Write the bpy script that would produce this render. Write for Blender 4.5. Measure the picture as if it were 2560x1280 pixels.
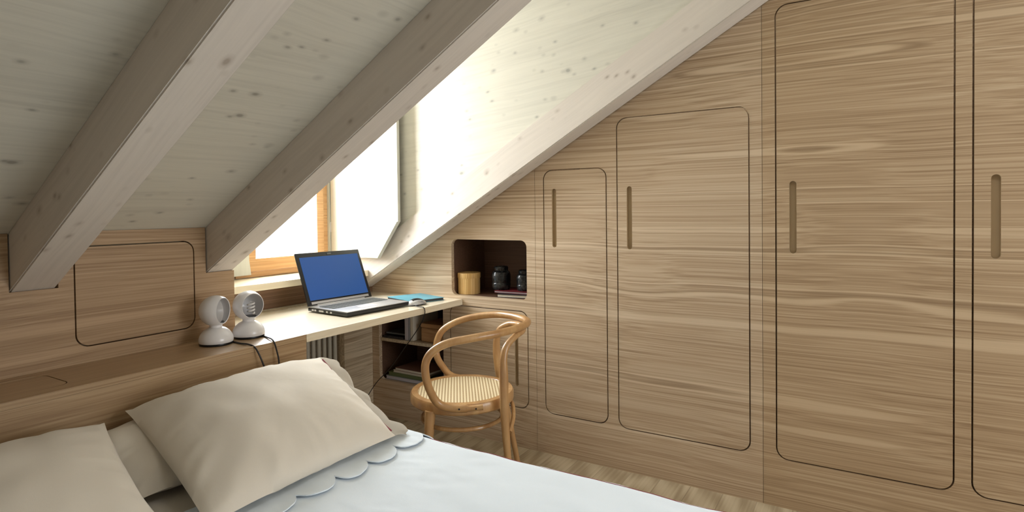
import bpy, bmesh, math, random
from mathutils import Vector, Matrix, noise
from mathutils.geometry import tessellate_polygon
random.seed(4)
for o in list(bpy.data.objects): bpy.data.objects.remove(o)
SC = bpy.context.scene
COL = SC.collection
R = math.radians
PI = math.pi

# ------------------------------------------------------------------ camera
CAM_H = 1.215
yaw, pitch, roll = R(31.43), R(-1.0723), R(-0.6701)
fw = Vector((-math.sin(yaw)*math.cos(pitch), math.cos(yaw)*math.cos(pitch), math.sin(pitch)))
rt = Vector((math.cos(yaw), math.sin(yaw), 0)); up = rt.cross(fw)
r2 = rt*math.cos(roll)+up*math.sin(roll); u2 = -rt*math.sin(roll)+up*math.cos(roll)
cd = bpy.data.cameras.new('camera'); cam = bpy.data.objects.new('camera', cd); COL.objects.link(cam)
M = Matrix((r2, u2, -fw)).transposed().to_4x4(); M.translation = (0, 0, CAM_H)
cam.matrix_world = M
cd.sensor_fit = 'HORIZONTAL'; cd.sensor_width = 36; cd.lens = 36*1470.3/2560; cd.shift_y = -86.26/2560
cd.clip_start = 0.02; cd.clip_end = 100
SC.camera = cam

# ------------------------------------------------------------------ sky, daylight, added fill lamps, exposure
W = bpy.data.worlds.new('sky'); SC.world = W; W.use_nodes = True
bg = W.node_tree.nodes['Background']; bg.inputs[0].default_value = (0.92, 0.97, 1, 1); bg.inputs[1].default_value = 1.5
def area(name, loc, direction, sx, sy, power, col):
    ld = bpy.data.lights.new(name, 'AREA'); ld.shape = 'RECTANGLE'; ld.size = sx; ld.size_y = sy
    ld.energy = power; ld.color = col
    o = bpy.data.objects.new(name, ld); COL.objects.link(o); o.location = loc
    o.rotation_euler = Vector(direction).to_track_quat('-Z', 'Y').to_euler(); return o
area('daylight_dormer_window', (-3.05, 2.05, 1.75), (1, 0.0, -0.22), 1.0, 1.9, 210, (0.92, 0.965, 1.0))
area('side_fill_lamp', (2.36, 1.75, 1.35), (-1, -0.12, 0.0), 1.4, 1.2, 31, (0.95, 0.975, 1.0))  # added fill from an unseen side opening, leaves the beam sides dark
area('roof_fill_lamp', (.52, .75, 2.80), (.5, 0, -.866), .75, .75, 28, (0.90, 0.95, 1.0))  # added fill above the unseen roof window, brightens the bed
SC.view_settings.view_transform = 'Standard'; SC.view_settings.look = 'None'
SC.view_settings.exposure = 0.17; SC.view_settings.gamma = 1; SC.view_settings.use_curve_mapping = False

# ------------------------------------------------------------------ node helpers
def lin(c):
    return tuple(((v/255)/12.92 if v/255 <= .04045 else ((v/255+.055)/1.055)**2.4) for v in c)+(1,)
class NT:
    def __init__(s, name):
        s.m = bpy.data.materials.new(name); s.m.use_nodes = True; s.t = s.m.node_tree
        s.b = s.t.nodes['Principled BSDF']; s.out = s.t.nodes['Material Output']
    def n(s, typ, **kw):
        nd = s.t.nodes.new(typ)
        for k, v in kw.items(): setattr(nd, k, v)
        return nd
    def l(s, a, b): s.t.links.new(a, b)
    def math(s, op, a, b=None, c=None, clamp=False):
        nd = s.n('ShaderNodeMath', operation=op); nd.use_clamp = clamp
        for i, v in enumerate((a, b, c)):
            if v is None: continue
            if isinstance(v, (int, float)): nd.inputs[i].default_value = v
            else: s.l(v, nd.inputs[i])
        return nd.outputs[0]
    def mixc(s, fac, a, b, blend='MIX'):
        nd = s.n('ShaderNodeMix', data_type='RGBA', blend_type=blend)
        for i, v in ((0, fac), (6, a), (7, b)):
            if isinstance(v, (int, float)): nd.inputs[i].default_value = v
            elif isinstance(v, tuple): nd.inputs[i].default_value = v
            else: s.l(v, nd.inputs[i])
        return nd.outputs[2]
    def noise(s, vec, scale, detail=2, rough=.5, dist=0):
        nd = s.n('ShaderNodeTexNoise'); nd.inputs['Scale'].default_value = scale
        nd.inputs['Detail'].default_value = detail; nd.inputs['Roughness'].default_value = rough
        nd.inputs['Distortion'].default_value = dist
        s.l(vec, nd.inputs['Vector']); return nd.outputs['Fac']
    def map(s, vec, sc, rot=(0, 0, 0)):
        nd = s.n('ShaderNodeMapping'); nd.inputs['Scale'].default_value = sc; nd.inputs['Rotation'].default_value = rot
        s.l(vec, nd.inputs['Vector']); return nd.outputs[0]
    def ramp(s, fac, pts, interp='LINEAR'):
        nd = s.n('ShaderNodeValToRGB'); cr = nd.color_ramp; cr.interpolation = interp
        while len(cr.elements) < len(pts): cr.elements.new(.5)
        for e, (p, c) in zip(cr.elements, pts): e.position = p; e.color = c if isinstance(c, tuple) else (c, c, c, 1)
        s.l(fac, nd.inputs[0]); return nd.outputs[0]
    def bump(s, h, strength, dist=.002):
        nd = s.n('ShaderNodeBump'); nd.inputs['Strength'].default_value = strength; nd.inputs['Distance'].default_value = dist
        s.l(h, nd.inputs['Height']); s.l(nd.outputs[0], s.b.inputs['Normal'])
def plain(name, rgb, rough=.5, metal=0, spec=.5, coat=0, var=0.0, vscale=30):
    t = NT(name); t.b.inputs['Roughness'].default_value = rough; t.b.inputs['Metallic'].default_value = metal
    t.b.inputs['Specular IOR Level'].default_value = spec; t.b.inputs['Coat Weight'].default_value = coat
    c = lin(rgb)
    tc = t.n('ShaderNodeTexCoord').outputs['Object']
    f = t.noise(tc, vscale, 3)
    d = tuple(v*(1-max(var, .03)) for v in c[:3])+(1,)
    t.l(t.mixc(f, c, d), t.b.inputs['Base Color']); return t.m
def veneer(name, base, dark, light, grain='xy', offset=0.0, bold=1.0, rough=.5, fine=1.0):
    """striped larch veneer; grain says which directions the fibre may run in (the rest is striped)"""
    t = NT(name); g = t.n('ShaderNodeNewGeometry').outputs['Position']
    along = {'xy': (1, 1, 0), 'y': (0, 1, 0), 'x': (1, 0, 0), 'z': (0, 0, 1)}[grain]
    mp = t.n('ShaderNodeMapping'); mp.inputs['Location'].default_value = (offset, offset, offset); t.l(g, mp.inputs['Vector']); g = mp.outputs[0]
    def sc(a, c): return tuple(a if v else c for v in along)
    w1 = t.noise(t.map(g, sc(1.1, 1.6)), 1, 1, .4); w2 = t.noise(t.map(g, sc(4.0, 9)), 1, 1, .5)
    warp = t.math('ADD', t.math('MULTIPLY', w1, .060), t.math('MULTIPLY', w2, .0035))
    cmb = t.n('ShaderNodeCombineXYZ')
    for i, v in enumerate(along):
        if not v: t.l(warp, cmb.inputs[i])
    ad = t.n('ShaderNodeVectorMath', operation='ADD'); t.l(g, ad.inputs[0]); t.l(cmb.outputs[0], ad.inputs[1]); gv = ad.outputs[0]
    f1 = t.noise(t.map(gv, sc(.3, 170)), 1, 2, .6)
    f2 = t.noise(t.map(gv, sc(.2, 60)), 1, 0, .5)
    f3 = t.noise(t.map(gv, sc(.6, 5)), 1, 2, .5)
    f = t.math('ADD', t.math('MULTIPLY', f1, .7*fine), t.math('ADD', t.math('MULTIPLY', f2, .08), t.math('MULTIPLY', f3, .12)))
    h = .7*fine*.5+.10
    col = t.ramp(f, [(h-.18, lin(dark)), (h, lin(base)), (h+.18, lin(light))])
    b = t.noise(t.map(gv, sc(.12, 17)), 1, 0, .5)
    lt = t.ramp(b, [(.575, 0.), (.597, 1.), (.615, 1.), (.637, 0.)]); dk = t.ramp(b, [(.630, 0.), (.650, 1.), (.675, 0.)])
    b2 = t.noise(t.map(gv, sc(.2, 41)), 1, 0, .5)
    lt2 = t.ramp(b2, [(.64, 0.), (.67, 1.), (.69, 0.)])
    col = t.mixc(t.math('MULTIPLY', lt, .72*bold), col, tuple(min(1, v*1.10) for v in lin(light)[:3])+(1,))
    col = t.mixc(t.math('MULTIPLY', dk, .5*bold), col, tuple(v*.78 for v in lin(dark)[:3])+(1,))
    col = t.mixc(t.math('MULTIPLY', lt2, .35*bold), col, lin(light))
    t.l(col, t.b.inputs['Base Color']); t.b.inputs['Roughness'].default_value = rough
    t.b.inputs['Specular IOR Level'].default_value = .3
    t.bump(f1, .12, .0006); return t.m
def whitewash(name, base, knot, along='x', rough=.65, slope=0.0, stain=.5, kscale=9.0):
    """whitewashed spruce with knots"""
    t = NT(name); g = t.n('ShaderNodeNewGeometry').outputs['Position']
    if slope: g = t.map(g, (1, 1, 1), (0, slope, 0))
    al = {'x': (1, 0, 0), 'y': (0, 1, 0), 'z': (0, 0, 1)}[along]
    def sc(a, c): return tuple(a if v else c for v in al)
    wn = t.n('ShaderNodeTexNoise'); wn.inputs['Scale'].default_value = 3; t.l(t.map(g, sc(.6, 1.6)), wn.inputs['Vector'])
    ws = t.n('ShaderNodeVectorMath', operation='SCALE'); ws.inputs['Scale'].default_value = .05; t.l(wn.outputs['Color'], ws.inputs[0])
    ad = t.n('ShaderNodeVectorMath', operation='ADD'); t.l(g, ad.inputs[0]); t.l(ws.outputs[0], ad.inputs[1]); gv = ad.outputs[0]
    f1 = t.noise(t.map(gv, sc(1.5, 75)), 1, 3, .6)
    f3 = t.noise(t.map(gv, sc(.8, 5)), 1, 2)
    c = lin(base); d = tuple(v*.90 for v in c[:3])+(1,); l_ = tuple(min(1, v*1.06) for v in c[:3])+(1,)
    col = t.ramp(t.math('ADD', t.math('MULTIPLY', f1, .55), t.math('MULTIPLY', f3, .45)), [(.33, d), (.5, c), (.66, l_)])
    st = t.noise(t.map(gv, sc(.9, 16)), 1, 2, .6)
    sm = t.ramp(st, [(.60, 0.), (.66, 1.), (.70, 0.)])
    col = t.mixc(t.math('MULTIPLY', sm, .2*stain), col, lin(knot))
    for ks, thr, soft, seed, k in ((kscale, .10, .05, 0.0, .65), (kscale*1.9, .13, .055, 3.1, .55)):
        v = t.n('ShaderNodeTexVoronoi'); v.inputs['Scale'].default_value = ks
        mp = t.n('ShaderNodeMapping'); mp.inputs['Location'].default_value = (seed, seed*2, seed); mp.inputs['Scale'].default_value = sc(.62, 1.0)
        t.l(gv, mp.inputs['Vector']); t.l(mp.outputs[0], v.inputs['Vector'])
        ds = v.outputs['Distance']
        kn = t.ramp(ds, [(soft, 1.), (thr, .35), (thr*1.9, 0.)])
        sp = t.n('ShaderNodeSeparateColor'); t.l(v.outputs['Color'], sp.inputs[0])
        msk = t.math('GREATER_THAN', sp.outputs[0], .35)
        col = t.mixc(t.math('MULTIPLY', t.math('MULTIPLY', kn, msk), k), col, lin(knot))
    t.l(col, t.b.inputs['Base Color']); t.b.inputs['Roughness'].default_value = rough; t.b.inputs['Specular IOR Level'].default_value = .3
    t.bump(f1, .15, .0008); return t.m

M_ = {}
M_['wardrobe'] = veneer('wood_veneer_wardrobe', (188, 164, 135), (158, 132, 104), (207, 187, 160), 'x', 3.3)
M_['wardrobe_right'] = veneer('wood_veneer_tall_wardrobe', (178, 152, 120), (148, 121, 91), (198, 175, 144), 'x', 3.3)
M_['panel'] = veneer('wood_veneer_headboard', (164, 135, 102), (140, 110, 80), (184, 156, 124), 'y', 1.7, .8)
M_['ledge'] = veneer('wood_veneer_ledge', (166, 138, 104), (142, 112, 82), (184, 158, 124), 'y', 7.7, .6, .36)
M_['desk'] = veneer('pale_wood_desk', (234, 222, 196), (218, 202, 172), (242, 232, 210), 'y', 5.1, .3, .32, .6)
M_['underdesk'] = veneer('wood_veneer_under_desk', (196, 178, 150), (160, 138, 110), (216, 200, 172), 'y', 9.2, .6)
M_['groove'] = plain('groove_wood', (190, 168, 134), .7)
M_['carcass'] = veneer('wood_carcass', (96, 70, 54), (82, 58, 44), (110, 82, 64), 'x', 2.2, .3)
M_['ceiling'] = whitewash('whitewashed_ceiling_boards', (204, 199, 184), (112, 104, 94), 'y', kscale=11)
M_['beam'] = whitewash('whitewashed_beam', (212, 203, 192), (138, 120, 102), 'x', slope=R(30), kscale=10, stain=.3)
M_['cheek'] = whitewash('whitewashed_cheek_boards', (212, 208, 194), (132, 130, 124), 'x', slope=R(6), kscale=11)
M_['shutter'] = whitewash('whitewashed_shutter', (196, 194, 180), (170, 164, 150), 'z', kscale=8)
M_['frame'] = veneer('larch_window_frame', (196, 152, 104), (174, 130, 84), (214, 174, 126), 'y', .4, .3, .4, .8)
M_['frame_v'] = veneer('larch_window_stile', (186, 140, 94), (164, 118, 76), (204, 162, 114), 'z', .4, .3, .4, .8)
M_['sill_shade'] = veneer('sill_shade_brown_wood', (128, 98, 74), (108, 80, 58), (146, 114, 88), 'y', 6.4, .3)  # darker brown with the shade below the sill put into its colour
M_['sill'] = veneer('pale_sill', (232, 218, 190), (218, 200, 168), (240, 230, 206), 'y', 4.4, .2, .4, .5)
for k_, cw, cr in (('desk', .9, .22), ('ledge', .25, .3), ('sill', .5, .3)):
    p_ = M_[k_].node_tree.nodes['Principled BSDF']; p_.inputs['Coat Weight'].default_value = cw; p_.inputs['Coat Roughness'].default_value = cr
def floor_mat():
    t = NT('larch_floor_boards'); g = t.n('ShaderNodeNewGeometry').outputs['Position']
    sx = t.n('ShaderNodeSeparateXYZ'); t.l(g, sx.inputs[0])
    bx = t.math('DIVIDE', sx.outputs[0], .135); idx = t.math('FLOOR', bx); fr = t.math('FRACT', bx)
    cmb = t.n('ShaderNodeCombineXYZ'); t.l(t.math('MULTIPLY', idx, 3.7), cmb.inputs[1]); t.l(idx, cmb.inputs[2])
    ad = t.n('ShaderNodeVectorMath', operation='ADD'); t.l(g, ad.inputs[0]); t.l(cmb.outputs[0], ad.inputs[1])
    w = t.n('ShaderNodeTexWave', wave_type='RINGS', rings_direction='Z'); w.inputs['Scale'].default_value = 3.2
    w.inputs['Distortion'].default_value = 9; w.inputs['Detail'].default_value = 1.5; w.inputs['Detail Scale'].default_value = .7
    t.l(t.map(ad.outputs[0], (2.6, .35, 1)), w.inputs['Vector'])
    f1 = t.noise(t.map(ad.outputs[0], (70, .7, 1)), 1, 2)
    f = t.math('ADD', t.math('MULTIPLY', w.outputs['Fac'], .26), t.math('MULTIPLY', f1, .5))
    col = t.ramp(f, [(.22, lin((150, 132, 104))), (.42, lin((176, 159, 130))), (.60, lin((190, 174, 146)))])
    wn = t.n('ShaderNodeTexWhiteNoise', noise_dimensions='1D'); t.l(idx, wn.inputs['W'])
    col = t.mixc(t.math('MULTIPLY', wn.outputs['Value'], .25), col, lin((140, 120, 92)))
    gap = t.math('LESS_THAN', fr, .02)
    col = t.mixc(t.math('MULTIPLY', gap, .4), col, lin((84, 68, 50)))
    t.l(col, t.b.inputs['Base Color']); t.b.inputs['Roughness'].default_value = .55; return t.m
M_['floor'] = floor_mat()
M_['plaster'] = plain('white_plaster', (226, 220, 208), .8)
def fabric(name, rgb, wr=.4, wscale=9):
    t = NT(name); tc = t.n('ShaderNodeTexCoord').outputs['Object']
    c = lin(rgb); a = t.noise(tc, 600, 2); b = t.noise(tc, wscale, 3, .5, .15)
    t.l(t.mixc(t.math('MULTIPLY', a, .5), c, tuple(v*.9 for v in c[:3])+(1,)), t.b.inputs['Base Color'])
    t.b.inputs['Roughness'].default_value = .9; t.b.inputs['Specular IOR Level'].default_value = .1
    t.b.inputs['Sheen Weight'].default_value = .15
    t.bump(t.math('ADD', t.math('MULTIPLY', a, .04), t.math('MULTIPLY', b, 1)), wr, .012); return t.m
M_['sheet'] = fabric('white_linen', (234, 243, 250), .6, 5)
M_['pillow'] = fabric('cream_linen', (224, 215, 200), .22, 9)
M_['red'] = plain('red_stitching', (140, 58, 68), .8)
M_['lampwhite'] = plain('white_lacquered_metal', (226, 224, 224), .28, 0, .5, .3)
M_['lampin'] = plain('grey_inner_lacquer', (206, 207, 218), .35)
M_['black'] = plain('black_plastic', (20, 20, 22), .35)
M_['cable'] = plain('black_cable', (24, 22, 24), .5)
M_['alu'] = plain('silver_plastic', (206, 206, 208), .3, .5)
M_['key'] = plain('grey_keys', (92, 94, 92), .5)
M_['lilac'] = plain('pale_lilac_cover', (188, 182, 186), .6)
M_['teal'] = plain('teal_cover', (92, 156, 172), .4)
M_['paper'] = plain('paper_edges', (214, 206, 190), .8)
M_['bookred'] = plain('dark_red_cover', (120, 36, 44), .5)
M_['bookblack'] = plain('black_cover', (34, 30, 32), .5)
M_['bookgreen'] = plain('green_cover', (96, 104, 62), .6)
M_['bookbrown'] = plain('red_brown_cover', (122, 86, 70), .6)
M_['bookgrey'] = plain('grey_cover', (150, 152, 156), .6)
M_['boxwood'] = veneer('bentwood_box', (214, 172, 106), (180, 134, 74), (236, 204, 146), 'z', .9, .3, .4)
M_['cardbox'] = veneer('brown_wood_box', (176, 134, 92), (146, 106, 70), (196, 156, 114), 'x', .9, .3, .5)
M_['rad'] = plain('radiator_enamel', (190, 186, 172), .4)
def chairwood():
    t = NT('bent_beech'); tc = t.n('ShaderNodeTexCoord').outputs['Object']
    f = t.noise(t.map(tc, (18, 18, 5)), 1, 4, .6)
    t.l(t.ramp(f, [(.3, lin((168, 124, 78))), (.55, lin((188, 146, 96))), (.75, lin((206, 168, 118)))]), t.b.inputs['Base Color'])
    t.b.inputs['Roughness'].default_value = .35; t.b.inputs['Coat Weight'].default_value = .25; return t.m
M_['chair'] = chairwood()
def cane():
    t = NT('woven_cane'); tc = t.n('ShaderNodeTexCoord').outputs['Object']
    s = t.n('ShaderNodeSeparateXYZ'); t.l(tc, s.inputs[0])
    a = t.math('SINE', t.math('MULTIPLY', s.outputs[0], 2*PI/.0125)); b = t.math('SINE', t.math('MULTIPLY', s.outputs[1], 2*PI/.0125))
    f = t.math('ADD', t.math('MULTIPLY', a, .34), t.math('MULTIPLY', t.math('MULTIPLY', a, b), .22)); f = t.math('ADD', f, .5)
    t.l(t.ramp(f, [(.15, lin((150, 122, 84))), (.45, lin((216, 194, 150))), (.8, lin((236, 222, 188)))]), t.b.inputs['Base Color'])
    t.b.inputs['Roughness'].default_value = .5; t.bump(f, .5, .0015); return t.m
M_['cane'] = cane()
def jar():
    t = NT('black_glazed_jar'); tc = t.n('ShaderNodeTexCoord').outputs['Object']
    f = t.noise(tc, 26, 4, .6); t.l(t.ramp(f, [(.5, lin((26, 27, 28))), (.66, lin((60, 62, 62))), (.8, lin((110, 112, 110)))]), t.b.inputs['Base Color'])
    t.b.inputs['Roughness'].default_value = .22; t.bump(f, .6, .004); return t.m
M_['jar'] = jar()
def screen():
    t = NT('blue_screen'); t.b.inputs['Base Color'].default_value = lin((12, 20, 40)); t.b.inputs['Roughness'].default_value = .35; t.b.inputs['Specular IOR Level'].default_value = .25
    tc = t.n('ShaderNodeTexCoord').outputs['Object']
    f = t.noise(tc, 3, 1)
    t.l(t.mixc(f, lin((40, 80, 144)), lin((46, 82, 132))), t.b.inputs['Emission Color']); t.b.inputs['Emission Strength'].default_value = .9; return t.m
M_['screen'] = screen()
def glass():
    t = NT('window_glass'); tr = t.n('ShaderNodeBsdfTransparent'); gl = t.n('ShaderNodeBsdfGlossy'); gl.inputs['Roughness'].default_value = .02
    mx = t.n('ShaderNodeMixShader'); mx.inputs[0].default_value = .05
    t.l(tr.outputs[0], mx.inputs[1]); t.l(gl.outputs[0], mx.inputs[2]); t.l(mx.outputs[0], t.out.inputs[0]); return t.m
M_['glass'] = glass()

# ------------------------------------------------------------------ mesh helpers
def smooth_by_angle(me, ang=35):
    bm = bmesh.new(); bm.from_mesh(me)
    for f in bm.faces: f.smooth = True
    for e in bm.edges:
        if len(e.link_faces) == 2: e.smooth = e.calc_face_angle(0) < R(ang)
        else: e.smooth = False
    bm.to_mesh(me); bm.free()
def mk(name, bm, mat, parent=None, smooth=True, off=None, ang=35):
    """link a bmesh given in world coordinates; below a root Empty it is stored relative to it"""
    me = bpy.data.meshes.new(name); bmesh.ops.recalc_face_normals(bm, faces=bm.faces)
    o = bpy.data.objects.new(name, me)
    org = None
    if parent is not None:
        p = parent; org = Vector((0, 0, 0))
        while p is not None: org = org+p.location; p = p.parent
        bm.transform(Matrix.Translation(-org)); o.parent = parent
    bm.to_mesh(me); bm.free(); me.materials.append(mat) if not isinstance(mat, (list, tuple)) else [me.materials.append(m) for m in mat]
    if smooth: smooth_by_angle(me, ang)
    COL.objects.link(o); return o
def tag(o, label=None, cat=None, group=None, kind=None):
    if label: o['label'] = label
    if cat: o['category'] = cat
    if group: o['group'] = group
    if kind: o['kind'] = kind
    return o
def thing(name, label, cat, loc, group=None):
    o = bpy.data.objects.new(name, None); o.empty_display_size = .05; COL.objects.link(o); o.location = loc
    return tag(o, label, cat, group)
def struct(name, bm, mat, parent=None, smooth=True):
    o = mk(name, bm, mat, parent, smooth)
    if parent is None: o['kind'] = 'structure'
    return o
def b_box(bm, x0, x1, y0, y1, z0, z1, bev=0, seg=2, mat=None):
    t = bmesh.new(); bmesh.ops.create_cube(t, size=1)
    for v in t.verts: v.co = Vector(((x0+x1)/2+v.co.x*(x1-x0), (y0+y1)/2+v.co.y*(y1-y0), (z0+z1)/2+v.co.z*(z1-z0)))
    if bev: bmesh.ops.bevel(t, geom=t.edges[:], offset=bev, segments=seg, affect='EDGES', profile=.7)
    if mat: t.transform(mat)
    m = bpy.data.meshes.new('t'); t.to_mesh(m); t.free(); bm.from_mesh(m); bpy.data.meshes.remove(m); return bm
def box(*a, **k): return b_box(bmesh.new(), *a, **k)
def rr(a0, a1, b0, b1, r, n=7):
    pts = []
    for cx, cy, s in ((a1-r, b1-r, 0), (a0+r, b1-r, 90), (a0+r, b0+r, 180), (a1-r, b0+r, 270)):
        for i in range(n+1):
            t = R(s+90*i/n); pts.append((cx+r*math.cos(t), cy+r*math.sin(t)))
    return pts
def b_plate(bm, outer, holes, fn, th, back=True):
    """flat board with holes: outline in 2D, fn(a,b,depth) -> 3D"""
    loops = [outer]+list(holes); flat = [p for l in loops for p in l]
    tris = tessellate_polygon([[Vector((p[0], p[1], 0)) for p in l] for l in loops])
    F = [bm.verts.new(fn(p[0], p[1], 0)) for p in flat]; B = [bm.verts.new(fn(p[0], p[1], th)) for p in flat]
    for t in tris:
        try:
            bm.faces.new([F[i] for i in t])
            if back: bm.faces.new([B[i] for i in reversed(t)])
        except ValueError: pass
    k = 0
    for l in loops:
        n = len(l)
        for i in range(n):
            a, b = k+i, k+(i+1) % n
            bm.faces.new((F[a], F[b], B[b], B[a]))
        k += n
    return bm
def plate(outer, holes, fn, th, bev=0): 
    return b_plate(bmesh.new(), outer, holes, fn, th)
def catmull(pts, n=8, closed=False):
    P = [Vector(p) for p in pts]; out = []; N = len(P)
    rng = range(N) if closed else range(N-1)
    for i in rng:
        p0 = P[(i-1) % N] if closed or i > 0 else P[0]*2-P[1]
        p1 = P[i]; p2 = P[(i+1) % N]
        p3 = P[(i+2) % N] if closed or i+2 < N else P[-1]*2-P[-2]
        for k in range(n):
            t = k/n
            out.append(.5*((2*p1)+(p2-p0)*t+(2*p0-5*p1+4*p2-p3)*t*t+(3*p1-p0-3*p2+p3)*t**3))
    if not closed: out.append(P[-1])
    return out
def b_tube(bm, pts, rad, seg=12, closed=False, cap=True):
    P = [Vector(p) for p in pts]; n = len(P); rings = []
    rf = rad if callable(rad) else (lambda t: rad)
    T = [((P[(i+1) % n]-P[i-1]) if closed else (P[min(i+1, n-1)]-P[max(i-1, 0)])).normalized() for i in range(n)]
    nrm = T[0].orthogonal().normalized()
    for i in range(n):
        if i: 
            nrm = (T[i-1].rotation_difference(T[i]) @ nrm); nrm = (nrm-T[i]*nrm.dot(T[i])).normalized()
        bn = T[i].cross(nrm); r = rf(i/max(1, n-1))
        rings.append([bm.verts.new(P[i]+(nrm*math.cos(2*PI*k/seg)+bn*math.sin(2*PI*k/seg))*r) for k in range(seg)])
    for i in range(n if closed else n-1):
        a, b = rings[i], rings[(i+1) % n]
        for k in range(seg): bm.faces.new((a[k], a[(k+1) % seg], b[(k+1) % seg], b[k]))
    if cap and not closed:
        bm.faces.new(rings[0][::-1]); bm.faces.new(rings[-1])
    return bm
def tube(pts, rad, seg=12, **k): return b_tube(bmesh.new(), pts, rad, seg, **k)
def b_lathe(bm, prof, c, seg=48, mat=None):
    t = bmesh.new(); rings = []
    for r, z in prof:
        if r < 1e-6: rings.append([t.verts.new((0, 0, z))])
        else: rings.append([t.verts.new((r*math.cos(2*PI*k/seg), r*math.sin(2*PI*k/seg), z)) for k in range(seg)])
    for a, b in zip(rings, rings[1:]):
        if len(a) == 1 and len(b) == 1: continue
        for k in range(seg):
            k2 = (k+1) % seg
            if len(a) == 1: t.faces.new((a[0], b[k2], b[k]))
            elif len(b) == 1: t.faces.new((a[k], a[k2], b[0]))
            else: t.faces.new((a[k], a[k2], b[k2], b[k]))
    if mat: t.transform(mat)
    t.transform(Matrix.Translation(c))
    m = bpy.data.meshes.new('t'); t.to_mesh(m); t.free(); bm.from_mesh(m); bpy.data.meshes.remove(m); return bm
def lathe(prof, c, seg=48, mat=None): return b_lathe(bmesh.new(), prof, c, seg, mat)

# ------------------------------------------------------------------ measures
XP, XL, YW, ZD = -2.174, -1.895, 2.575, 0.7375      # headboard panel, ledge front, wardrobe wall, desk height
XU = -2.57                                          # wall below the window sill
SL = 0.578
def zc(x): return 1.166+SL*(x-XP)                   # ceiling boards
def zb(x): return 0.994+SL*(x-XP)                   # underside of the beams
XR, ZR = 1.0, zc(1.0)                               # ridge
YC = 2.462                                          # dormer cheek
XW = -2.75                                          # window plane
fW = lambda a, b, t: (a, YW+t, b)                   # wardrobe wall: x, z
fH = lambda a, b, t: (XP-t, a, b)                   # headboard panel: y, z

# ------------------------------------------------------------------ room shell
struct('floor', box(-2.9, 2.6, -2.2, 3.2, -.06, 0), M_['floor'], smooth=False)
b = bmesh.new()
xe = .36                                            # where the dormer ceiling meets the roof
b_plate(b, [(XP-.45, -2.2), (XR, -2.2), (XR, YC-.002), (xe, YC-.002), (xe, 1.424), (XP-.45, 1.424)], [[(.20, .35), (.90, .35), (.90, 1.15), (.20, 1.15)]], lambda x, y, t: (x, y, zc(x)+t), .05)  # rectangular hole is for the added roof window
b_plate(b, [(XR, -2.2), (2.6, -2.2), (2.6, YC), (XR, YC)], [], lambda x, y, t: (x, y, ZR+t), .05)
struct('ceiling', b, M_['ceiling'], smooth=False)
zd_ = lambda x: 2.33+(zc(xe)-2.33)*(x-XW)/(xe-XW)
struct('ceiling_dormer', plate([(XW-.1, 1.40), (xe, 1.40), (xe, YC+.03), (XW-.1, YC+.03)], [], lambda x, y, t: (x, y, zd_(x)+t), .05), M_['cheek'], smooth=False)
# dormer cheeks
struct('wall_dormer_right', plate([(XW-.06, .55), (XW-.06, zd_(XW-.06)), (xe, zd_(xe))]+[(x, zc(x)-.03) for x in (xe, XU-.0)]+[(XU, .55)], [], lambda a, b_, t: (a, YC+t, b_), .03), M_['cheek'], smooth=False)
struct('wall_dormer_left', plate([(XW-.06, .55), (XW-.06, zd_(XW-.06)), (xe, zd_(xe)), (xe, zc(xe)+.051), (XP, zc(XP)+.051), (XP, 1.17), (XP-.03, .55)], [], lambda a, b_, t: (a, 1.40+t, b_), .02), M_['cheek'], smooth=False)
# wall with the window, wall below the sill, radiator recess
struct('wall_window', plate([(1.40, .55), (YC, .55), (YC, 2.36), (1.40, 2.36)], [[(1.80, .885), (2.405, .885), (2.405, 2.28), (1.80, 2.28)]], lambda a, b_, t: (XW-t, a, b_), .05), M_['cheek'], smooth=False)
b = bmesh.new()
b_plate(b, [(1.424, 0), (YW-.002, 0), (YW-.002, .846), (1.424, .846)], [[(1.55, .06), (2.352, .06), (2.352, .70), (1.55, .70)]], lambda a, z, t: (XU-t, a, z), .018)
b_box(b, XU-.16, XU-.018, 1.53, 1.55, .06, .70); b_box(b, XU-.16, XU-.018, 2.352, 2.372, .06, .70)
b_box(b, XU-.17, XU-.16, 1.53, 2.372, .0, .72); b_box(b, XU-.16, XU-.018, 1.53, 2.372, .70, .715)
struct('wall_left', b, M_['underdesk'], smooth=False)
struct('wall_right', box(-2.9, 2.6, 3.12, 3.2, 0, 3.1), M_['plaster'], smooth=False)
# back and side walls behind the camera; side opening added for the fill lamp
struct('wall_side', plate([(-2.2, 0), (3.12, 0), (3.12, ZR), (-2.2, ZR)], [[(1.0, .75), (2.5, .75), (2.5, 1.98), (1.0, 1.98)]], lambda a, z, t: (2.3+t, a, z), .1), M_['plaster'], smooth=False)
struct('wall_back', plate([(XP, 0), (2.3, 0), (2.3, ZR), (XR, ZR), (XP, zc(XP))], [], lambda a, z, t: (a, -1.9-t, z), .1), M_['plaster'], smooth=False)

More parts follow.
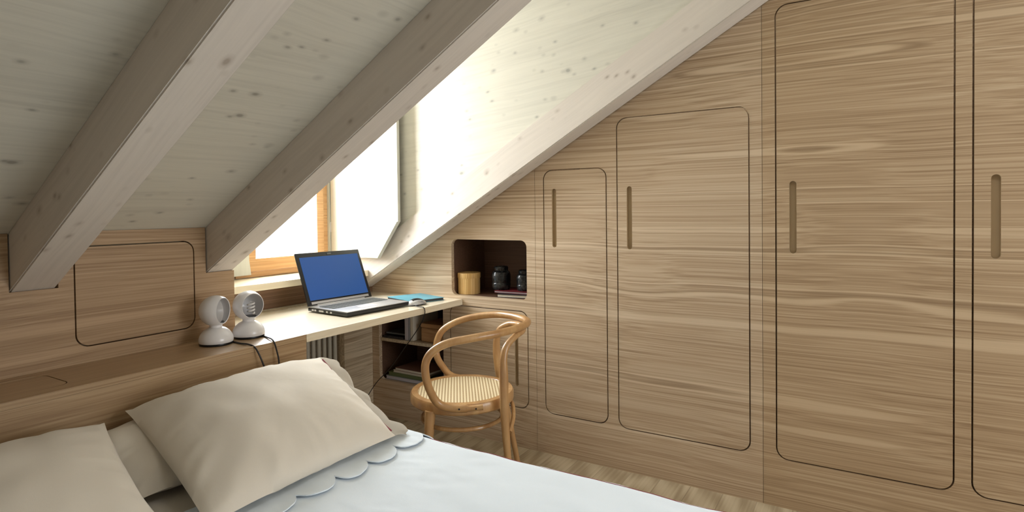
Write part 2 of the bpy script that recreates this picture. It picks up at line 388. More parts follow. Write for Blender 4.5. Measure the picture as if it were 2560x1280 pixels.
# ------------------------------------------------------------------ beams
def beam(y0, y1, x0, label, x1=XR):
    o = plate([(x0, zb(x0)), (x1, zb(x1)), (x1, zc(x1)-.001), (x0, zc(x0)-.001)], [], lambda a, z, t: (a, y0+t, z), y1-y0)
    bmesh.ops.bevel(o, geom=[e for e in o.edges if abs(e.verts[0].co.y-e.verts[1].co.y) < 1e-5 and abs((e.verts[0].co.z-e.verts[1].co.z)) > .2 and e.verts[0].co.z < zc(e.verts[0].co.x)-.01], offset=.004, segments=2, affect='EDGES')
    return tag(mk('roof_beam', o, M_['beam'], None), label, 'beam')
beam(.707, .823, XP-.018, 'whitewashed sloping roof beam on the left, its foot notched into the headboard panel')
beam(1.311, 1.422, XP-.018, 'sloping roof beam in the middle, ending above the two white lamps')
beam(2.452, 2.573, -2.60, 'pale roof beam lying along the wardrobe wall, beside the dormer', 1.0)

# ------------------------------------------------------------------ window with frame, sash, pane and sill
win = thing('window_1', None, None, (XW, 2.1, .88)); win['kind'] = 'structure'
bx = [(1.80, .8835), (2.405, .8835), (2.405, 2.28), (1.80, 2.28)]
mk('window_frame', plate([(1.80, .884), (2.404, .884), (2.404, 2.28), (1.80, 2.28)], [[(1.862, .913), (2.358, .913), (2.358, 2.22), (1.862, 2.22)]], lambda a, z, t: (XW+.012-t, a, z), .06), M_['frame'], win, False)
sash = mk('window_sash', plate([(1.864, .915), (2.356, .915), (2.356, 2.218), (1.864, 2.218)], [[(1.908, .980), (2.308, .980), (2.308, 2.16), (1.908, 2.16)]], lambda a, z, t: (XW+.022-t, a, z), .055), M_['frame'], win, False)
mk('window_pane', plate([(1.905, .977), (2.311, .977), (2.311, 2.163), (1.905, 2.163)], [], lambda a, z, t: (XW-.012-t, a, z), .004), M_['glass'], sash, False)
mk('window_sill', box(XW+.015, -2.47, 1.424, YW-.125, .848, .882, bev=.003), M_['sill'], win)
mk('sill_shade_strip', box(XU+.0005, XU+.008, 1.424, YW-.003, ZD+.001, .847), M_['sill_shade'], win, False)  # added strip, its dark colour stands in for shade under the sill
mk('window_lining', plate([(1.45, .90), (1.872, .90), (1.862, .975), (1.862, 2.29), (1.45, 2.29)], [], lambda a, z, t: (XW+.034-t, a, z), .02), M_['shutter'], win, False)
mk('window_lining', plate([(2.392, .8835), (2.44, .8835), (2.44, 2.29), (2.392, 2.29)], [], lambda a, z, t: (XW+.028-t, a, z), .02), M_['shutter'], win, False)
rw = thing('window_roof_added', None, None, (.55, .75, zc(.55))); rw['kind'] = 'structure'  # unseen roof window, added to let fill light onto the bed
mk('window_frame', plate([(.201, .351), (.899, .351), (.899, 1.149), (.201, 1.149)], [[(.25, .40), (.85, .40), (.85, 1.10), (.25, 1.10)]], lambda x, y, t: (x, y, zc(x)-.01+t), .055), M_['frame'], rw, False)  # frame of the added, unseen roof window
mk('window_pane', plate([(.248, .398), (.852, .398), (.852, 1.102), (.248, 1.102)], [], lambda x, y, t: (x, y, zc(x)+.015+t), .004), M_['glass'], rw, False)  # pane of the added, unseen roof window
# opened shutter with its cut corner
sh = thing('window_shutter', 'white wooden shutter swung open beside the window, lower corner cut off', 'shutter', (-2.72, 2.40, .957))
out = [(-2.715, .957), (-2.345, .957), (-2.192, 1.163), (-2.192, 2.02), (-2.715, 2.02)]
mk('board', plate(out, [], lambda a, z, t: (a, 2.400+t, z), .020), M_['shutter'], sh, False)
mk('batten', plate([(-2.345, .960), (-2.196, 1.162), (-2.46, 1.01), (-2.56, .960)], [], lambda a, z, t: (a, 2.397+t, z), .003), M_['shutter'], sh, False)
for z in (1.1, 1.8): mk('hinge', tube([(-2.722, 2.405, z), (-2.722, 2.405, z+.06)], .006), M_['alu'], sh)

# ------------------------------------------------------------------ ledge, desk top
led = thing('bedside_ledge', 'long wooden ledge behind the bed, carrying the two white lamps', 'ledge', (XL, .5, 0))
hx = rr(-2.128, -1.946, -.2, .767, .035)
b = bmesh.new()
b_plate(b, [(XP+.001, -1.9), (XL, -1.9), (XL, 1.540), (XP+.001, 1.540)], [hx], lambda x, y, t: (x, y, ZD-t), .02)
b_box(b, XP+.001, XL, -1.9, 1.540, .0, ZD-.0205)
mk('body', b, M_['ledge'], led, False)
mk('hatch', plate(rr(-2.125, -1.949, -.197, .764, .033), [], lambda x, y, t: (x, y, ZD-.0005-t), .018), M_['ledge'], led, False)
desk = thing('desk_top', 'pale wooden desk top below the window, carrying the laptop', 'desk', (XL-.3, 2.0, ZD))
mk('board', plate([(-2.49, 1.424), (XP, 1.424), (XP, 1.542), (XL, 1.542), (XL, 2.3535), (-2.49, 2.3535)], [], lambda x, y, t: (x, y, ZD-t), .031), M_['desk'], desk, False)
mk('end_board', plate([(-2.49, 2.3545), (XL, 2.3545), (XL, YW-.001), (-2.567, YW-.001), (-2.567, 2.3545)], [], lambda x, y, t: (x, y, ZD-t), .031), M_['desk'], desk, False)
b = bmesh.new(); y = 1.43
while y < 2.34: b_box(b, -2.562, -2.491, y, y+.012, ZD-.02, ZD-.001); y += .026
b_box(b, -2.569, -2.562, 1.424, 2.3535, ZD-.03, ZD-.0005); 
mk('vent_grille', b, M_['desk'], desk, False)

# ------------------------------------------------------------------ headboard wall panel with hatch
hp = thing('headboard_panel', 'brown wooden wall panel behind the bed, notched around two roof beams', 'wall panel', (XP, .6, ZD))
top = zc(XP)-.002
hole = rr(.869, 1.262, .788, 1.117, .042)
mk('panel', plate([(-1.9, ZD), (1.422, ZD), (1.422, .990), (1.306, .990), (1.306, top), (.827, top), (.827, .989), (.703, .989), (.703, top), (-1.9, top)], [hole], fH, .02), M_['panel'], hp, False)
mk('hatch', plate(rr(.8735, 1.2575, .7925, 1.1125, .038), [], fH, .019), M_['panel'], hp, False)
mk('backing', box(XP-.06, XP-.05, -1.9, 1.40, ZD-.1, zc(XP-.06)-.003), M_['groove'], hp, False)

# ------------------------------------------------------------------ built-in cupboards of the wardrobe wall
GAP = .0027
def groove(name, a0, a1, z0, z1, parent, depth=.0195):
    b = bmesh.new(); o = rr(a0, a1, z0, z1, (a1-a0)/2-.0002, 6); n = len(o)
    F = [b.verts.new((p[0], YW+.0005, p[1])) for p in o]; K = [b.verts.new((p[0], YW+depth, p[1])) for p in o]
    b.faces.new(K)
    for i in range(n): b.faces.new((F[i], F[(i+1) % n], K[(i+1) % n], K[i]))
    return mk(name, b, M_['groove'], parent)
def door(parent, x0, x1, z0, z1, hx0, hx1, hz0, hz1, r=.045, mat='wardrobe'):
    g = GAP
    bm = plate(rr(x0+g, x1-g, z0+g, z1-g, r-g), [rr(hx0, hx1, hz0, hz1, (hx1-hx0)/2-.0002, 6)], fW, .022)
    d = mk('door', bm, M_[mat], parent, False)
    groove('handle', hx0+.0002, hx1-.0002, hz0+.0002, hz1-.0002, d); return d
def cupboard(label, x0, x1, doors, holes=(), depth=.5, mat='wardrobe'):
    t = thing('built_in_cupboard', label, 'cupboard', ((x0+x1)/2, YW, 0))
    x0 += .0008; x1 -= .0008
    ztop = lambda x: min(zc(x), ZR)-.004
    outer = [(x0, 0), (x1, 0), (x1, ztop(x1))]+([(XR, ztop(XR))] if x0 < XR < x1 else [])+[(x0, ztop(x0))]
    hs = [rr(d[0]-GAP, d[1]+GAP, d[2]-GAP, d[3]+GAP, .045+GAP) for d in doors]+list(holes)
    b = plate(outer, hs, fW, .024)
    b_plate(b, outer, [], lambda a, z, t_: (a, YW+depth+t_, z), .01)
    for xx in (x0, x1-.016):
        b_plate(b, [(YW+.024, 0), (YW+depth, 0), (YW+depth, ztop(xx)), (YW+.024, ztop(xx))], [], lambda a, z, t_: (xx+t_, a, z), .016)
    mk('body', b, M_[mat], t, False)
    for d in doors: door(t, *d, mat=mat)
    return t
HZ0, HZ1 = 1.031, 1.319
low = cupboard('low built-in cupboard end under the beam, with open niche and desk-side shelves', -2.74, -1.438,
    [(-1.979, -1.487, .203, .700, -1.566, -1.545, .312, .572)],
    [rr(-1.966, -1.490, .757, 1.062, .034), rr(-2.516, -2.030, .215, .703, .034)])
def lining(name, x0, x1, z0, z1, depth, parent, mat):
    b = bmesh.new(); y0 = YW+.0242; t = .014
    b_box(b, x0-t, x0, y0, y0+depth, z0-t, z1+t); b_box(b, x1, x1+t, y0, y0+depth, z0-t, z1+t)
    b_box(b, x0, x1, y0, y0+depth, z0-t, z0); b_box(b, x0, x1, y0, y0+depth, z1, z1+t)
    b_box(b, x0-t, x1+t, y0+depth, y0+depth+.01, z0-t, z1+t)
    return mk(name, b, mat, parent, False)
lining('niche_lining', -1.966, -1.472, .757, 1.062, .30, low, M_['carcass'])
lining('shelf_lining', -2.516, -2.030, .215, .703, .32, low, M_['carcass'])
mk('shelf', box(-2.515, -2.031, YW+.012, YW+.34, .444, .462, bev=.001), M_['underdesk'], low)
cupboard('middle built-in cupboard with one small and one medium rounded door', -1.438, -.379,
    [(-1.388, -1.057, .203, 1.410, -1.3425, -1.3185, HZ0, HZ1), (-1.003, -.429, .200, 1.632, -.957, -.932, HZ0, HZ1)])
cupboard('tall built-in wardrobe at the right with full-height doors', -.379, .93,
    [(-.328, .249, .198, 2.021, -.279, -.253, HZ0, HZ1), (.301, .878, .198, 2.021, .350, .377, HZ0, HZ1)], mat='wardrobe_right')
struct('wall_right_end', plate([(.932, 0), (2.3, 0), (2.3, ZR), (1.0, ZR), (.932, zc(.932))], [], fW, .024), M_['wardrobe'], smooth=False)

# ------------------------------------------------------------------ radiator under the desk
rd = thing('radiator', 'off-white ribbed radiator in the recess below the desk', 'radiator', (XU-.06, 1.9, .12))
yy = 1.60
while yy < 2.33:
    mk('rib', tube([(XU-.045, yy, .14), (XU-.045, yy, .66)], .0125, 12), M_['rad'], rd); yy += .038
mk('header', tube([(XU-.07, 1.59, .64), (XU-.07, 2.34, .64)], .014), M_['rad'], rd)
mk('header', tube([(XU-.07, 1.59, .16), (XU-.07, 2.34, .16)], .014), M_['rad'], rd)
for yy in (1.7, 2.2): mk('bracket', box(XU-.158, XU-.05, yy, yy+.02, .60, .62), M_['rad'], rd)

# ------------------------------------------------------------------ lamps on the ledge
def lamp(cx, cy, n, inner, label, cable, bulb):
    t = thing('table_lamp', label, 'table lamp', (cx, cy, ZD+.0005))
    z = ZD+.0005; c = Vector((cx, cy, z))
    mk('base_rim', lathe([(0, 0), (.056, 0), (.0575, .004), (.0565, .008), (0, .008)], c), M_['black'], t)
    mk('base', lathe([(0, .0081), (.0570, .0081)]+[(.0585*math.cos(R(a)), .014+.052*math.sin(R(a))) for a in range(0, 69, 4)]+[(.0215, .066), (.0215, .078), (0, .078)], c), M_['lampwhite'], t)
    hc = c+Vector((0, 0, .122)); q = Vector(n).to_track_quat('Z', 'Y').to_matrix().to_4x4()
    ro, ri = .0560, .0535; a0 = R(58)
    prof = [(ro*math.sin(a), ro*math.cos(a)) for a in [PI-(PI-a0)*i/26 for i in range(27)]]
    prof += [(ri*math.sin(a), ri*math.cos(a)) for a in [a0+(PI-a0)*i/26 for i in range(27)]]
    prof[0] = (0, -ro); prof[-1] = (0, -ri)
    head = mk('shade', lathe(prof, hc, 48, q), M_['lampwhite'], t)
    # inner turning shell: part of a smaller sphere, cut by a vertical edge
    b = bmesh.new(); rr_ = .0505; nv, nu = 16, 24
    az0 = math.atan2(n[1], n[0])
    V = [[b.verts.new(hc+Vector((rr_*math.sin(th)*math.cos(ph), rr_*math.sin(th)*math.sin(ph), rr_*math.cos(th)))) for ph in [az0+inner[0]+(inner[1]-inner[0])*i/nu for i in range(nu+1)]] for th in [R(25)+R(125)*j/nv for j in range(nv+1)]]
    for j in range(nv):
        for i in range(nu): b.faces.new((V[j][i], V[j][i+1], V[j+1][i+1], V[j+1][i]))
    bmesh.ops.solidify(b, geom=b.faces[:], thickness=.0015)
    mk('inner_shade', b, M_['lampwhite'], t)
    mk('disc', lathe([(0, .0), (.047, 0), (.047, .002), (0, .002)], hc+Vector((0, 0, -.042)) , 32, Matrix.Scale(.6, 4)), M_['black'], t)
    if bulb:
        pts = [hc+Vector(n)*.016+Vector((0, 0, -.030+.0032*k/2))+Vector((math.cos(k*.8)*.012, math.sin(k*.8)*.012, 0)) for k in range(28)]
        mk('bulb', tube(catmull(pts, 2), .0034, 8), M_['lampwhite'], t)
    mk('lamp_cord', tube(catmull(cable, 8), .0030, 8), M_['cable'], t)
zt = ZD+.0032
lamp(-2.055, 1.268, (.88, .475, 0), (R(-95), R(-30)), 'white ball-headed table lamp standing left, nearer to the wall hatch',
     [(-2.025, 1.312, zt), (-1.97, 1.308, zt), (-1.925, 1.310, zt+.001), (-1.893, 1.312, zt-.006), (-1.876, 1.316, ZD-.025), (-1.868, 1.326, ZD-.06), (-1.868, 1.338, ZD-.10), (-1.880, 1.345, ZD-.17), (-1.887, 1.35, .45)], False)
lamp(-2.060, 1.404, (.99, .02, 0), (R(-175), R(-100)), 'white ball-headed table lamp standing right, nearer to the laptop',
     [(-2.012, 1.434, zt), (-1.965, 1.418, zt+.001), (-1.92, 1.402, zt+.003), (-1.892, 1.393, zt-.006), (-1.876, 1.391, ZD-.030), (-1.870, 1.395, ZD-.07), (-1.872, 1.397, ZD-.13), (-1.887, 1.40, .45)], True)

# ------------------------------------------------------------------ laptop, mouse, notebook
lp = thing('laptop', 'open laptop with a blue screen and silver keyboard deck on the desk', 'laptop', (-2.315, 1.895, ZD+.001))
A = R(-4.5); LM = Matrix.Translation((-2.315, 1.895, ZD+.001)) @ Matrix.Rotation(A, 4, 'Z')   # local x = depth to the front, y = width
LW, LD = .39, .29
bb = lambda *a, **k: box(*a, mat=LM, **k)
mk('base', bb(0, LD, 0, LW, .004, .020, bev=.004), M_['black'], lp)
mk('deck', bb(.004, LD-.004, .004, LW-.004, .0205, .0240, bev=.0015), M_['alu'], lp)
b = bmesh.new()
for i in range(6):
    for j in range(19):
        w = .0155
        if i == 5 and 4 <= j <= 8: continue
        b_box(b, .050+i*.0185, .050+i*.0185+.0155, .028+j*.0178, .028+j*.0178+w, .0242, .0262, mat=LM)
b_box(b, .050+5*.0185, .050+5*.0185+.0155, .028+4*.0178, .028+9*.0178-.002, .0242, .0262, mat=LM)
kb = mk('keyboard', b, M_['key'], lp, False)
mk('touchpad', bb(.185, .250, .13, .22, .0242, .0247), M_['lilac'], lp)
for i, (p0, p1) in enumerate(((.03, .045), (.05, .064), (.085, .12), (.14, .152), (.17, .182))):
    mk('port', bb(p0, p1, -.0004, .0006, .008, .016), M_['alu'], lp)
TH = R(23); HM = LM @ Matrix.Translation((.006, 0, .026)) @ Matrix.Rotation(-TH, 4, 'Y')
mk('lid', box(-.010, 0, .0, LW, .0, .272, bev=.004, mat=HM), M_['black'], lp)
mk('screen', box(0.0001, .0012, .017, LW-.017, .026, .248, mat=HM), M_['screen'], lp)
mk('hinge', tube([LM @ Vector((.002, .05, .024)), LM @ Vector((.002, LW-.05, .024))], .006), M_['alu'], lp)
mk('webcam', box(0.0001, .0022, LW/2-.012, LW/2+.012, .256, .264, mat=HM), M_['key'], lp)
mk('screen_trim', box(0.0001, .0015, .02, LW-.02, .006, .018, mat=HM), M_['alu'], lp)

ms = thing('computer_mouse', 'grey and black computer mouse on the desk edge beside the laptop', 'mouse', (-1.985, 2.305, ZD+.001))
def mouse_part(a, b_, h, zoff, mat, name, ymin=-1, ymax=1, grow=0):
    bm = bmesh.new(); n = 20
    ang = R(-12); V = []
    for i in range(n+1):
        row = []
        for j in range(n+1):
            u = -1+2*i/n; v = ymin+(ymax-ymin)*j/n
            k = math.sqrt(max(0, 1-v*v*.999)); x = u*a*k; y = v*b_
            hh = h*math.sqrt(max(0, 1-u*u*.98))*math.sqrt(max(0, 1-v*v*.98))*(1-.15*v)
            p = Matrix.Rotation(ang, 3, 'Z') @ Vector((x, y, 0))
            row.append(bm.verts.new((-1.985+p.x, 2.305+p.y, ZD+.002+hh+zoff)))
        V.append(row)
    for i in range(n):
        for j in range(n): bm.faces.new((V[i][j], V[i+1][j], V[i+1][j+1], V[i][j+1]))
    bmesh.ops.remove_doubles(bm, verts=bm.verts[:], dist=.0002)
    bmesh.ops.solidify(bm, geom=bm.faces[:], thickness=.0012)
    return mk(name, bm, mat, ms)
mouse_part(.034, .057, .030, 0, M_['alu'], 'body')
mouse_part(.028, .0575, .0325, .0, M_['black'], 'top_shell', -.6, .97)
mk('base', lathe([(0, 0), (.028, 0), (.029, .003), (0, .003)], (-1.985, 2.305, ZD+.001), 24, Matrix.Diagonal((1, 1.7, 1, 1))), M_['black'], ms)
mk('mouse_cord', tube(catmull([(-1.960, 2.262, ZD+.004), (-1.925, 2.252, ZD+.003), (-1.897, 2.249, ZD+.003), (-1.888, 2.250, ZD-.008), (-1.889, 2.249, ZD-.035), (-1.93, 2.255, ZD-.10),
    (-2.10, 2.34, .50), (-2.28, 2.42, .35), (-2.44, 2.47, .23), (-2.52, 2.46, .12), (-2.545, 2.42, .05), (-2.53, 2.30, .006)], 8), .0022, 8), M_['cable'], ms)

nb = thing('notebook', 'flat teal notebook lying on the desk behind the mouse', 'notebook', (-2.12, 2.45, ZD+.001))
q = [(-2.252, 2.372), (-2.182, 2.563), (-1.960, 2.498), (-2.030, 2.305)]
mk('cover', plate(q, [], lambda x, y, t: (x, y, ZD+.0155-t), .002), M_['teal'], nb, False)
q2 = [(-2.12+(x+2.12)*.975, 2.435+(y-2.435)*.975) for x, y in q]
mk('pages', plate(q2, [], lambda x, y, t: (x, y, ZD+.0133-t), .0105), M_['bookblack'], nb, False)
mk('back_cover', plate(q, [], lambda x, y, t: (x, y, ZD+.003-t), .002), M_['teal'], nb, False)

# ------------------------------------------------------------------ things in the upper niche
zn = .7573
t = thing('round_box', 'round honey-coloured bentwood box in the wall niche', 'box', (-1.915, 2.668, zn))
c = (-1.915, 2.668, zn)
mk('body', lathe([(0, 0), (.0615, 0), (.0615, .092), (0, .092)], c, 56), M_['boxwood'], t)
mk('lid', lathe([(0, .0922), (.0622, .0922), (.0642, .0875), (.0642, .114), (.0632, .1155), (0, .1155)], c, 56), M_['boxwood'], t)
def book(name, label, x0, y0, w, d, h, z, rot, cover, pages, spine='front'):
    t = thing(name, label, 'book', (x0, y0, z)); m = Matrix.Translation((x0, y0, z)) @ Matrix.Rotation(rot, 4, 'Z')
    mk('cover', b_box(b_box(box(0, w, 0, d, 0, .0018, mat=m), 0, w, 0, d, h-.0018, h, mat=m), 0, w, d-.002, d, 0, h, mat=m), cover, t, False)
    mk('pages', box(.003, w-.003, .003, d-.0025, .0019, h-.0019, mat=m), pages, t, False); return t
book('book', 'black-covered book with pale page edges, lowest in the wall niche', -1.690, 2.604, .195, .24, .016, zn+.0005, R(9), M_['bookblack'], M_['paper'])
rb = book('book', 'dark red and white book directly under the two black jars', -1.735, 2.645, .235, .17, .010, zn+.0170, R(4), M_['bookred'], M_['lilac'])
zj = zn+.0275
def jar_(cx, cy, s, label, lid):
    t = thing('jar', label, 'jar', (cx, cy, zj)); c = (cx, cy, zj)
    mk('body', lathe([(0, 0), (.046*s, 0), (.053*s, .012*s), (.054*s, .035*s), (.052*s, .040*s), (.054*s, .044*s), (.054*s, .085*s), (.050*s, .100*s), (.040*s, .108*s), (.036*s, .108*s), (0, .1079*s)], c, 44), M_['jar'], t)
    mk('lid', lathe([(0, .1082*s), (.038*s, .1082*s), (.040*s, .112*s), (.041*s, .126*s), (.037*s, .132*s), (.034*s, .128*s), (0, .128*s)], c, 44), M_['jar'], t)
jar_(-1.732, 2.715, .95, 'larger black glazed jar in the wall niche', 1)
jar_(-1.588, 2.725, .83, 'smaller black glazed jar at the right side of the wall niche', 1)

# ------------------------------------------------------------------ things on the shelves under the desk
zs = .4625
t = thing('letter_tray', 'black slanted tray on the upper shelf under the desk', 'tray', (-2.40, 2.68, zs+.001))
mk('tray', plate([(2.60, 0.002), (2.86, .002), (2.86, .13), (2.84, .13), (2.84, .02), (2.60, .012)], [], lambda y, z, tt: (-2.505+tt, y, zs+z), .16), M_['bookblack'], t, False)
mk('papers', box(-2.50, -2.35, 2.62, 2.83, zs+.021, zs+.030), M_['key'], t, False)
for i, (x, w, m, h, lb) in enumerate(((-2.335, .026, 'lilac', .20, 'wide pale lilac binder standing on the upper shelf, left of its neighbours'), (-2.3065, .012, 'bookgrey', .195, 'thin grey binder squeezed in the middle of the standing row'), (-2.292, .022, 'paper', .20, 'cream binder at the right of the standing row, next to the wooden box'))):
    t = thing('binder', lb, 'binder', (x, 2.62, zs+.001))
    mk('cover', box(x, x+w, 2.60, 2.83, zs+.001, zs+h, bev=.002), M_[m], t)
t = thing('storage_box', 'small brown wooden box on the upper shelf under the desk', 'box', (-2.15, 2.70, zs+.001))
mk('body', box(-2.225, -2.055, 2.615, 2.80, zs+.001, zs+.082, bev=.014, seg=4), M_['cardbox'], t)
mk('lid', box(-2.227, -2.053, 2.613, 2.802, zs+.0825, zs+.108, bev=.010, seg=4), M_['cardbox'], t)
zq = .2155
book('book', 'pale grey book at the bottom of the stack under the desk', -2.49, 2.60, .30, .22, .020, zq+.0005, R(0), M_['bookgrey'], M_['lilac'])
book('book', 'olive green book, second from the bottom of the stack', -2.475, 2.605, .27, .20, .022, zq+.021, R(1), M_['bookgreen'], M_['bookgreen'])
book('book', 'cream book below the red-brown one in the stack', -2.44, 2.61, .26, .19, .014, zq+.0435, R(-1), M_['paper'], M_['paper'])
book('book', 'red-brown book on top of the stack under the desk', -2.42, 2.605, .26, .20, .016, zq+.058, R(-2), M_['bookbrown'], M_['paper'])
tag(mk('shelf_peg', lathe([(0, 0), (.006, 0), (.006, .010), (0, .012)], (-2.115, 2.60, .655), 16, Matrix.Rotation(R(90), 4, 'X')), M_['alu']), 'tiny bright metal peg in the shelf opening under the desk', 'peg')

# ------------------------------------------------------------------ chair
CC = Vector((-1.492, 2.018, 0)); CF = Vector((-.8, -.6, 0)); CL = Vector((-.6, .8, 0))
ch = thing('cane_chair', 'bentwood armchair with a round woven cane seat at the desk', 'chair', CC)
def CP(f, l, z): return CC+CF*f+CL*l+Vector((0, 0, z))
SZ = .458
b = lathe([(.178, SZ-.045), (.212, SZ-.045), (.219, SZ-.038), (.220, SZ-.010), (.214, SZ), (.190, SZ+.001), (.186, SZ-.004), (.178, SZ-.012), (.178, SZ-.045)], CC, 72)
mk('seat_frame', b, M_['chair'], ch)
b = bmesh.new()
b_lathe(b, [(0, .0025), (.10, .0015), (.188, -.002), (.188, -.006), (0, -.004)], Vector((0, 0, 0)), 64)
# cane mesh keeps its own axes so the weave follows the chair
me = bpy.data.meshes.new('cane_seat'); bmesh.ops.recalc_face_normals(b, faces=b.faces); b.to_mesh(me); b.free(); me.materials.append(M_['cane'])
o = bpy.data.objects.new('cane_seat', me); COL.objects.link(o); o.parent = ch; o.location = (0, 0, SZ); o.rotation_euler = (0, 0, math.atan2(CF.y, CF.x)); smooth_by_angle(me)
arm = [(-.078, -.236, .452), (-.012, -.232, .448), (.050, -.228, .452), (.096, -.232, .474), (.122, -.244, .520), (.138, -.260, .578), (.140, -.270, .633), (.124, -.275, .672), (.090, -.276, .700), (.045, -.275, .717), (-.015, -.266, .725), (-.078, -.246, .730), (-.149, -.205, .732), (-.222, -.130, .733), (-.268, -.060, .735), (-.284, 0, .736),
       (-.272, .060, .737), (-.235, .130, .737), (-.170, .205, .733), (-.090, .246, .722), (-.020, .266, .706), (.040, .275, .684), (.090, .276, .650), (.114, .273, .600), (.116, .262, .540), (.092, .245, .495), (.050, .232, .450), (-.012, .233, .434), (-.078, .236, .432)]
mk('arm_and_back_rail', tube(catmull([CP(*p) for p in arm], 6), lambda t: .0155 if .03 < t < .97 else .011, 14), M_['chair'], ch)
for s, top_ in ((-1, -1), (1, 1)):
    rl = [(-.262, s*.215, 0), (-.238, s*.212, .13), (-.212, s*.208, .27), (-.180, s*.203, .41), (-.163, s*.196, .55), (-.163, s*.190, .62), (-.176, s*.176, .670), (-.212, s*.140, .700), (-.248, s*.085, .710), (-.266, s*.02, .711)]
    if s < 0: rl[0] = (-.200, s*.222, 0); rl[1] = (-.184, s*.214, .13); rl[2] = (-.172, s*.208, .27); rl[3] = (-.164, s*.203, .41)
    mk('leg', tube(catmull([CP(*p) for p in rl], 8), lambda t: .013+.0055*math.exp(-((t-.42)/.18)**2)-.003*(t > .95), 14), M_['chair'], ch)
    fl = [(.165, s*.205, 0), (.150, s*.195, .15), (.138, s*.182, .30), (.130, s*.172, .425)]
    mk('leg', tube(catmull([CP(*p) for p in fl], 6), lambda t: .012+.008*t, 14), M_['chair'], ch)
mk('stretcher_ring', tube([CP(.170*math.cos(2*PI*k/48), .170*math.sin(2*PI*k/48), .342) for k in range(48)], .009, 10, closed=True), M_['chair'], ch)
for s in (-1, 1):
    pts = [(-.155, s*.165, .30), (-.235, s*.14, .335), (-.285, s*.10, .385)] 
    mk('brace', tube(catmull([CP(*p) for p in [(-.185, s*.198, .335), (-.205, s*.14, .375), (-.208, s*.08, .405), (-.200, s*.03, .412)]], 6), .0085, 10), M_['chair'], ch)
for f_, l_ in ((.015, -.2485), (-.05, -.2515)):
    mk('screw', lathe([(0, 0), (.0035, 0), (.0035, .002), (0, .002)], CP(f_, l_, .452), 12, Matrix.Rotation(math.atan2(-CL.y, -CL.x), 4, 'Z') @ Matrix.Rotation(R(90), 4, 'Y')), M_['black'], ch)

# ------------------------------------------------------------------ bed
ZB = .50; BY0, BY1 = -.45, 1.452; BX1 = .35
bed = thing('bed', 'wide bed with cream fitted sheet standing in front of the wooden ledge', 'bed', (-.9, .5, 0))
mk('frame', box(-1.86, BX1-.05, BY0+.06, BY1-.08, .04, .22, bev=.01), M_['ledge'], bed)
mk('mattress', box(-1.885, BX1-.02, BY0+.03, BY1-.035, .225, ZB-.022, bev=.05, seg=5), M_['pillow'], bed)
for x in (-1.8, BX1-.14):
    for y in (BY0+.1, BY1-.2): mk('leg', box(x, x+.06, y, y+.06, 0, .045), M_['ledge'], bed)
def nz(x, y, s, seed=0): return noise.noise(Vector((x*s, y*s, seed)))
def wr(x, y):
    return .008*nz(x, y, 3.0)+.005*nz(x*1.0+y*.6, y*2.2, 5.5, 3)+.0026*nz(x+y*.8, y*3-x, 12, 7)
def cloth(name, x0, x1, y0, y1, nx, ny, mat, parent, zoff=0, drop=.32, r=.045, edgefn=None, droph=True, th=.004, amp=1.0):
    bm = bmesh.new(); V = []
    for i in range(nx+1):
        row = []
        for j in range(ny+1):
            v = j/ny
            # arc length along y: flat then round over both edges
            L = (y1-y0-2*r)+2*(PI/2*r)+2*drop; s = v*L-drop
            if not droph: y = y0+(y1-y0)*v; z = 0; 
            else:
                if s < 0: y, z = y0, -r+s
                elif s < PI/2*r: a = s/r; y, z = y0+r-r*math.cos(a), -r+r*math.sin(a)
                elif s < PI/2*r+(y1-y0-2*r): y, z = y0+r+(s-PI/2*r), 0
                elif s < PI*r+(y1-y0-2*r): a = (s-PI/2*r-(y1-y0-2*r))/r; y, z = y1-r+r*math.sin(a), -r+r*math.cos(a)
                else: y, z = y1, -r-(s-PI*r-(y1-y0-2*r))
            xe_ = edgefn(y) if edgefn else x1
            x = x0+(xe_-x0)*(i/nx)
            w = wr(x, y)*amp
            if z < -r*.9: y += (.012*nz(x, z, 6, 2)+.008*nz(x, 0, 14, 5))*(1 if y > .5 else -1)
            row.append(bm.verts.new((x, y+.006*nz(x, y, 9, 11)*(z < -.004), ZB+zoff+z+w)))
        V.append(row)
    for i in range(nx):
        for j in range(ny): bm.faces.new((V[i][j], V[i+1][j], V[i+1][j+1], V[i][j+1]))
    bmesh.ops.recalc_face_normals(bm, faces=bm.faces)
    bmesh.ops.solidify(bm, geom=bm.faces[:], thickness=-th)
    return mk(name, bm, mat, parent, ang=80)
cv = thing('bed_cover', 'white linen bed cover with scalloped turn-down and red edge line', 'bed cover', (-.4, .5, ZB))
cloth('cover', -1.37, BX1, BY0, BY1, 150, 170, M_['sheet'], cv, zoff=.0)
def scal(y):
    w = .118; k = ((1.425-y) % w)/w
    return -1.235+.052*(max(0, 1-(2*k-1.0)**2)**.5)+.012*nz(y, 0, 5)+(.02*k)
cloth('turn_down', -1.385, -1.2, BY0+.01, BY1-.001, 26, 420, M_['sheet'], cv, zoff=.010, edgefn=scal, drop=.03, r=.045, th=.003)
def edge_line(y, z, x0, x1, n=60):
    return [Vector((x0+(x1-x0)*k/n, y+.004*nz(x0+(x1-x0)*k/n, 0, 7, 9), ZB+z+wr(x0+(x1-x0)*k/n, y))) for k in range(n+1)]
mk('red_edge', tube(edge_line(BY1-.030, .0006, -1.18, BX1), .0018, 8), M_['red'], cv)
cloth('fitted_sheet', -1.885, -1.36, BY0+.03, BY1-.012, 30, 90, M_['pillow'], bed, zoff=-.006, drop=.15)

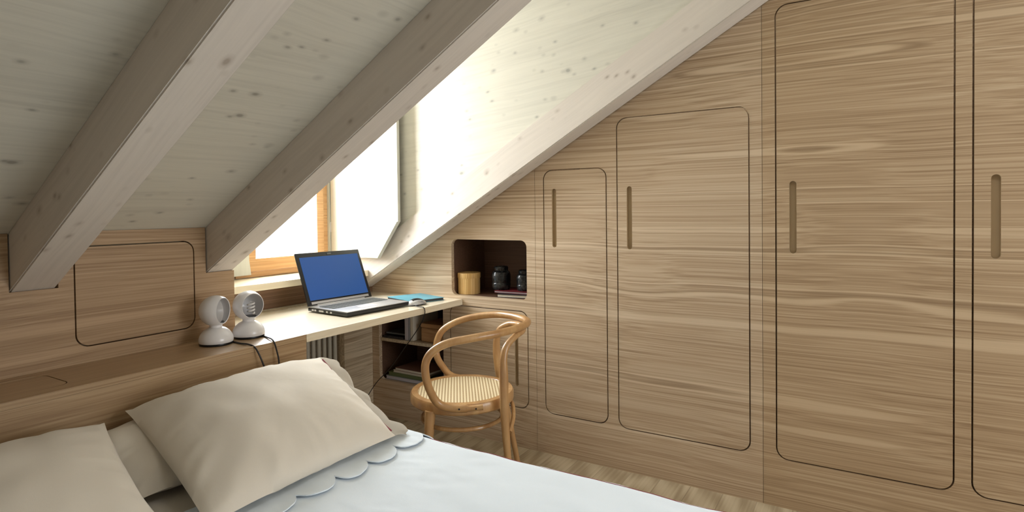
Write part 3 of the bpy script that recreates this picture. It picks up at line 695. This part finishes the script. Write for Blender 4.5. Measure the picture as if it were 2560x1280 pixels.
def pillow(label, TL, TR, BR, BL, thick, seed, flange=False, name='pillow', pinch=.03, mat='pillow', belly=.5, mob=None):
    """corner points; u runs left to right, v bottom to top"""
    TL, TR, BR, BL = map(Vector, (TL, TR, BR, BL)); c = (TL+TR+BR+BL)/4
    N = ((BR-BL).cross(TL-BL)).normalized()
    if N.z < 0: N = -N
    t = thing(name, label, 'pillow', c-N*thick*.5)
    bm = bmesh.new(); n, m = 56, 44; G = {}
    def base(u, v):
        uu = u+ (.5-u)*pinch*4*v*(1-v)*0; 
        # pull edge middles inwards
        su = (u-.5)*(1-pinch*2*(4*v*(1-v))); sv = (v-.5)*(1-pinch*2*(4*u*(1-u)))
        u_, v_ = .5+su, .5+sv
        return BL*(1-u_)*(1-v_)+BR*u_*(1-v_)+TR*u_*v_+TL*(1-u_)*v_
    def hgt(u, v):
        a = max(0, 1-abs(2*u-1)**2.6)**.62; b_ = max(0, 1-abs(2*v-1)**2.4)**.62
        return a*b_
    for side in (1, -1):
        for i in range(n+1):
            for j in range(m+1):
                u, v = i/n, j/m
                if side == -1 and (i in (0, n) or j in (0, m)): G[side, i, j] = G[1, i, j]; continue
                h = hgt(u, v)*thick*(belly if side == 1 else 1-belly)
                p = base(u, v)
                e = min(u, 1-u, v, 1-v)
                k = math.exp(-e*9)
                ang = math.atan2(v-.5, u-.5)
                wv = (.009*nz(p.x, p.y, 6, seed)+.006*nz(p.x+p.z, p.y-p.z, 12, seed+2))*min(1, e*14)+.010*k*noise.noise(Vector((ang*9, e*4, seed)))*min(1, e*30)
                if side == 1: p = p+N*(h+wv)
                else: p = p-N*(h+.5*wv)
                if e < 1e-6: p = p+N*(.006*noise.noise(Vector((u*5, v*5, seed+5))))
                G[side, i, j] = bm.verts.new(p)
        for i in range(n):
            for j in range(m):
                f = (G[side, i, j], G[side, i+1, j], G[side, i+1, j+1], G[side, i, j+1])
                bm.faces.new(f if side == 1 else f[::-1])
    edge = [G[1, n, j].co.copy() for j in range(m+1)]
    mk('cushion', bm, M_[mat], t, ang=80)
    if flange:
        D = ((TR+BR)/2-(TL+BL)/2).normalized()
        b = bmesh.new(); rows = []
        K = 7; NJ = 120
        for j in range(NJ+1):
            q_ = j/NJ*m; a = int(min(m-1, q_)); fr = q_-a; e0 = edge[a].lerp(edge[a+1], fr); s_ = j/NJ
            lob = .068*(.78+.22*abs(math.sin(s_*PI*4.5+.4)))*(1 if .02 < s_ < .98 else .8)
            row = []
            for k in range(K+1):
                w = k/K; p = e0+D*lob*w+Vector((0, 0, -.030*w*w*(.35+.65*math.sin(s_*PI*.9+.2))+.009*w*math.sin(s_*17)))
                p.z = max(p.z, ZB+.016)
                row.append(b.verts.new(p))
            rows.append(row)
        for j in range(NJ):
            for k in range(K): b.faces.new((rows[j][k], rows[j+1][k], rows[j+1][k+1], rows[j][k+1]))
        bmesh.ops.solidify(b, geom=b.faces[:], thickness=.003)
        fo = mk('flange', b, M_[mat], t, ang=80)
        mk('red_stitching', tube([e+N*.003+D*.001 for e in edge[2:14]], .0022, 8), M_['red'], t)
        mk('red_stitching', tube([e+N*.003+D*.001 for e in edge[-13:-2]], .0022, 8), M_['red'], t)
    return t
pillow('large cream pillow at the right with a scalloped flange, leaning on the ledge', (-1.852, .860, .646), (-1.722, 1.458, .686), (-1.240, 1.332, .532), (-1.215, .722, .548), .152, 3, True, belly=.64, pinch=.014)
pillow('large cream pillow cut off at the left picture edge, leaning on the ledge', (-1.850, .12, .610), (-1.815, .790, .640), (-1.27, .668, .545), (-1.30, .02, .545), .16, 8, belly=.64, pinch=.016)
pillow('plain cream pillow lying low behind the two large ones', (-1.868, .70, .592), (-1.868, 1.28, .585), (-1.50, 1.26, .530), (-1.50, .72, .530), .115, 12, pinch=.005, belly=.55)
